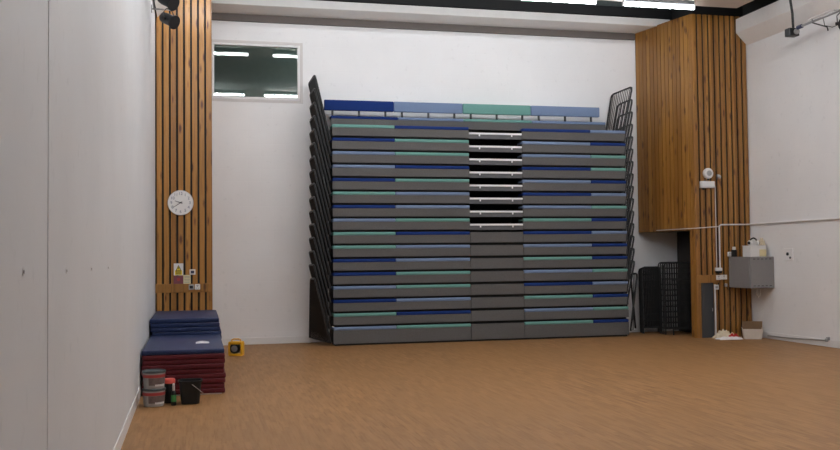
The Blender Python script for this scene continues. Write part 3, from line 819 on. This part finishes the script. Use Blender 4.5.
for i in range(4):
    mesh_frame('narrow black barred frame, %s of four beside the alcove back wall' % ('front', 'second', 'third', 'rearmost')[i], 8.34+.025*i, 8.72+.025*i, 16.40+.09*i, 1.285-.01*i, .03, 11, 9, .014)
for i in range(4):
    mesh_frame('wide black mesh frame, %s of four on the pillar side of the alcove' % ('front', 'second', 'third', 'rearmost')[i], 8.62+.01*i, 9.27+.008*i, 16.05+.09*i, 1.36+.004*i, .03, 13, 12, .012)
mesh_frame('low black tubular frame standing in front of the mesh frames in the alcove', 8.68, 9.2, 15.86, 1.05, .03, 4, 2, .013)
# ------------------------------------------------------------------ stage lanterns on bars
def lantern(c, aim, label, group=None, s=1.0):
    r = thing('stage_lantern', label, 'stage light', c, group)
    c = Vector(c); a = Vector(aim).normalized(); up = Vector((0, 0, 1))
    side = a.cross(up).normalized()
    MB().lathe([(.05*s, -.17*s), (.085*s, -.15*s), (.1*s, -.08*s), (.1*s, .10*s), (.115*s, .105*s), (.115*s, .13*s)], c, a, 24).build('body', 'rail', r, smooth=True)
    MB().lathe([(.108*s, .13*s), (.128*s, .132*s), (.128*s, .15*s), (.108*s, .15*s)], c, a, 24).build('front_ring', 'black', r, smooth=True)
    MB().lathe([(.104*s, .118*s), (.104*s, .128*s), (.06*s, .14*s), (.0001, .145*s)], c, a, 24).build('lens', 'lens', r, smooth=True)
    top = c+Vector((0, 0, .2*s))
    MB().path([c+side*.125*s, c+side*.13*s+up*.12*s, c+side*.06*s+up*.19*s, c-side*.06*s+up*.19*s, c-side*.13*s+up*.12*s, c-side*.125*s], .009*s, 6).build('yoke', 'rail', r, smooth=True)
    k = MB()
    for sg in (1, -1): k.tube(c+side*sg*.1*s, c+side*sg*.155*s, .022*s, 10)
    k.build('tilt_knob', 'black', r, smooth=True)
    MB().path([c+up*.19*s, c+up*.24*s+side*.03*s, c+up*.285*s+side*.015*s, c+up*.29*s-side*.02*s], .012*s, 6).build('hook_clamp', 'metal', r, smooth=True)
    return r
bz = 5.21
lantern((-.385, 13.62, 4.96), (.7, -.55, -.45), 'black stage lantern hanging beside the slatted pillar, the lower of two', None, .8)
lantern((-.375, 12.62, 4.965), (.7, -.55, -.45), 'black stage lantern cut by the top of the frame, above the other', None, .8)
br = thing('lighting_bar', 'grey lighting bar near the ceiling carrying the two black lanterns', 'bar', (-.36, 11.5, bz))
MB().tube((-.37, 8.5, bz), (-.37, 14.0, bz), .021, 12).build('tube', 'metal', br, smooth=True)
b = MB()
for yy in (9.0, 13.95): b.tube((xl(yy), yy, bz-.02), (-.36, yy, bz-.02), .012, 8).box((xl(yy), yy-.05, bz-.07), (xl(yy)+.012, yy+.05, bz+.03), .003)
b.build('wall_bracket', 'metal', br, smooth=True)

br = thing('lighting_bar', 'grey lighting bar below the boxed bulkhead on the side wall', 'bar', (9.6, 12, 5.25))
MB().tube((9.6, 13.22, 5.23), (9.6, 8.5, 5.30), .02, 12).build('tube', 'metal', br, smooth=True)
MB().lathe([(.022, 0), (.034, .01), (.034, .12), (.022, .13)], (9.6, 13.26, 5.23), (0, -1, 0), 14).build('end_sleeve', 'blue_dark', br, smooth=True)
b = MB().tube((9.6, 12.35, 5.28), (XR, 12.35, 5.30), .012, 8).box((XR-.012, 12.3, 5.24), (XR, 12.4, 5.36), .003); b.build('wall_bracket', 'metal', br, smooth=True)
MB().tube((9.575, 12.95, 5.275), (9.575, 12.4, 5.285), .014, 8).build('cable_sleeve', 'conduit', br, smooth=True)
MB().path([(9.6, 12.88, 5.27), (9.6, 12.88, 5.22), (9.62, 12.55, 5.07), (9.62, 12.53, 5.01)], .011, 8).build('hook_arm', 'rail', br, smooth=True)
MB().path([(9.6, 12.62, 5.25), (9.6, 12.58, 5.10), (9.6, 12.4, 5.03), (9.6, 12.15, 5.04), (9.6, 11.9, 5.14)], .006, 6).build('looped_cable', 'rail', br, smooth=True)
ob = thing('outlet_box', 'black outlet box at the end of the side wall lighting bar', 'outlet box', (9.6, 13.56, 5.15))
MB().box((9.50, 13.32, 5.115), (9.68, 13.46, 5.245), .006).build('body', 'rail', ob)
MB().lathe([(.045, 0), (.048, .008), (.048, .03), (.035, .04)], (9.62, 13.32, 5.18), (-.2, -1, 0), 18).build('socket_cap', 'grey_plastic', ob, smooth=True)
MB().path([(9.61, 13.38, 5.235), (9.60, 13.38, 5.5), (9.56, 13.38, 5.75), (9.52, 13.4, 6.2), (9.48, 13.4, 6.9)], .021, 8).build('supply_cable', 'rail', ob, smooth=True)
lantern((9.6, 12.08, 5.02), (-.55, -.8, -.35), 'black stage lantern on the side wall bar, cut by the frame edge')

# ------------------------------------------------------------------ left wall: joint and fixing holes
struct(MB().box((xl(4.1)-.001, 4.10, .12), (xl(4.1)+.003, 4.118, 5.4), .001, 1).build('trim_7', 'wall_left'))
for i, (yy, zz, lb) in enumerate(((3.53, 1.508, 'nearest small screw fixing on the bare white wall, beyond it the joint line'), (4.68, 1.496, 'small screw fixing just past the upright joint line of the white wall'), (5.79, 1.493, 'small screw fixing, third along the bare white wall'), (6.9, 1.49, 'small screw fixing, fourth along the bare white wall'))):
    r = thing('screw_fixing', lb, 'fixing', (xl(yy), yy, zz), 'screw fixings on the white wall')
    MB().lathe([(.014, 0), (.014, .002), (.007, .003)], (xl(yy), yy, zz), (1, 0, 0), 14).build('washer', 'skirt', r, smooth=True)
    MB().lathe([(.007, 0), (.007, .004), (.0001, .004)], (xl(yy), yy, zz), (1, 0, 0), 10).build('screw', 'slot', r, smooth=True)

ld = bpy.data.lights.new('added_room_light', 'AREA'); ld.energy = 5; ld.size = .6; ld.color = (.9, 1, .98)  # unseen light added to lift the dark room behind the glass
lo = bpy.data.objects.new('added_room_light', ld); COL.objects.link(lo); lo.location = (3.2, YB+1.8, 6.5)
# ------------------------------------------------------------------ camera, world, view
f_px, yaw, pitch, roll = 927.97, .2359, .0332, -.0106
cam = bpy.data.cameras.new('camera'); co = bpy.data.objects.new('camera', cam); COL.objects.link(co)
cam.sensor_fit = 'HORIZONTAL'; cam.sensor_width = 36; cam.lens = f_px/840*36; cam.clip_start = .05; cam.clip_end = 100
r_ = Vector((math.cos(yaw), -math.sin(yaw), 0)); d_ = Vector((math.sin(yaw)*math.cos(pitch), math.cos(yaw)*math.cos(pitch), math.sin(pitch)))
u_ = r_.cross(d_)
r2 = r_*math.cos(roll)+u_*math.sin(roll); u2 = -r_*math.sin(roll)+u_*math.cos(roll)
mw = Matrix(((r2.x, u2.x, -d_.x, 0), (r2.y, u2.y, -d_.y, 0), (r2.z, u2.z, -d_.z, 1.55), (0, 0, 0, 1)))
co.matrix_world = mw
S.camera = co
wd = bpy.data.worlds.new('world'); S.world = wd; wd.use_nodes = True
wd.node_tree.nodes['Background'].inputs[0].default_value = (.02, .02, .022, 1)
S.view_settings.view_transform = 'Standard'; S.view_settings.look = 'None'
S.view_settings.gamma = 1; S.view_settings.use_curve_mapping = False
S.view_settings.exposure = 1.4
S.cycles.use_denoising = True
S.cycles.max_bounces = 8; S.cycles.diffuse_bounces = 5
S.cycles.sample_clamp_indirect = 6
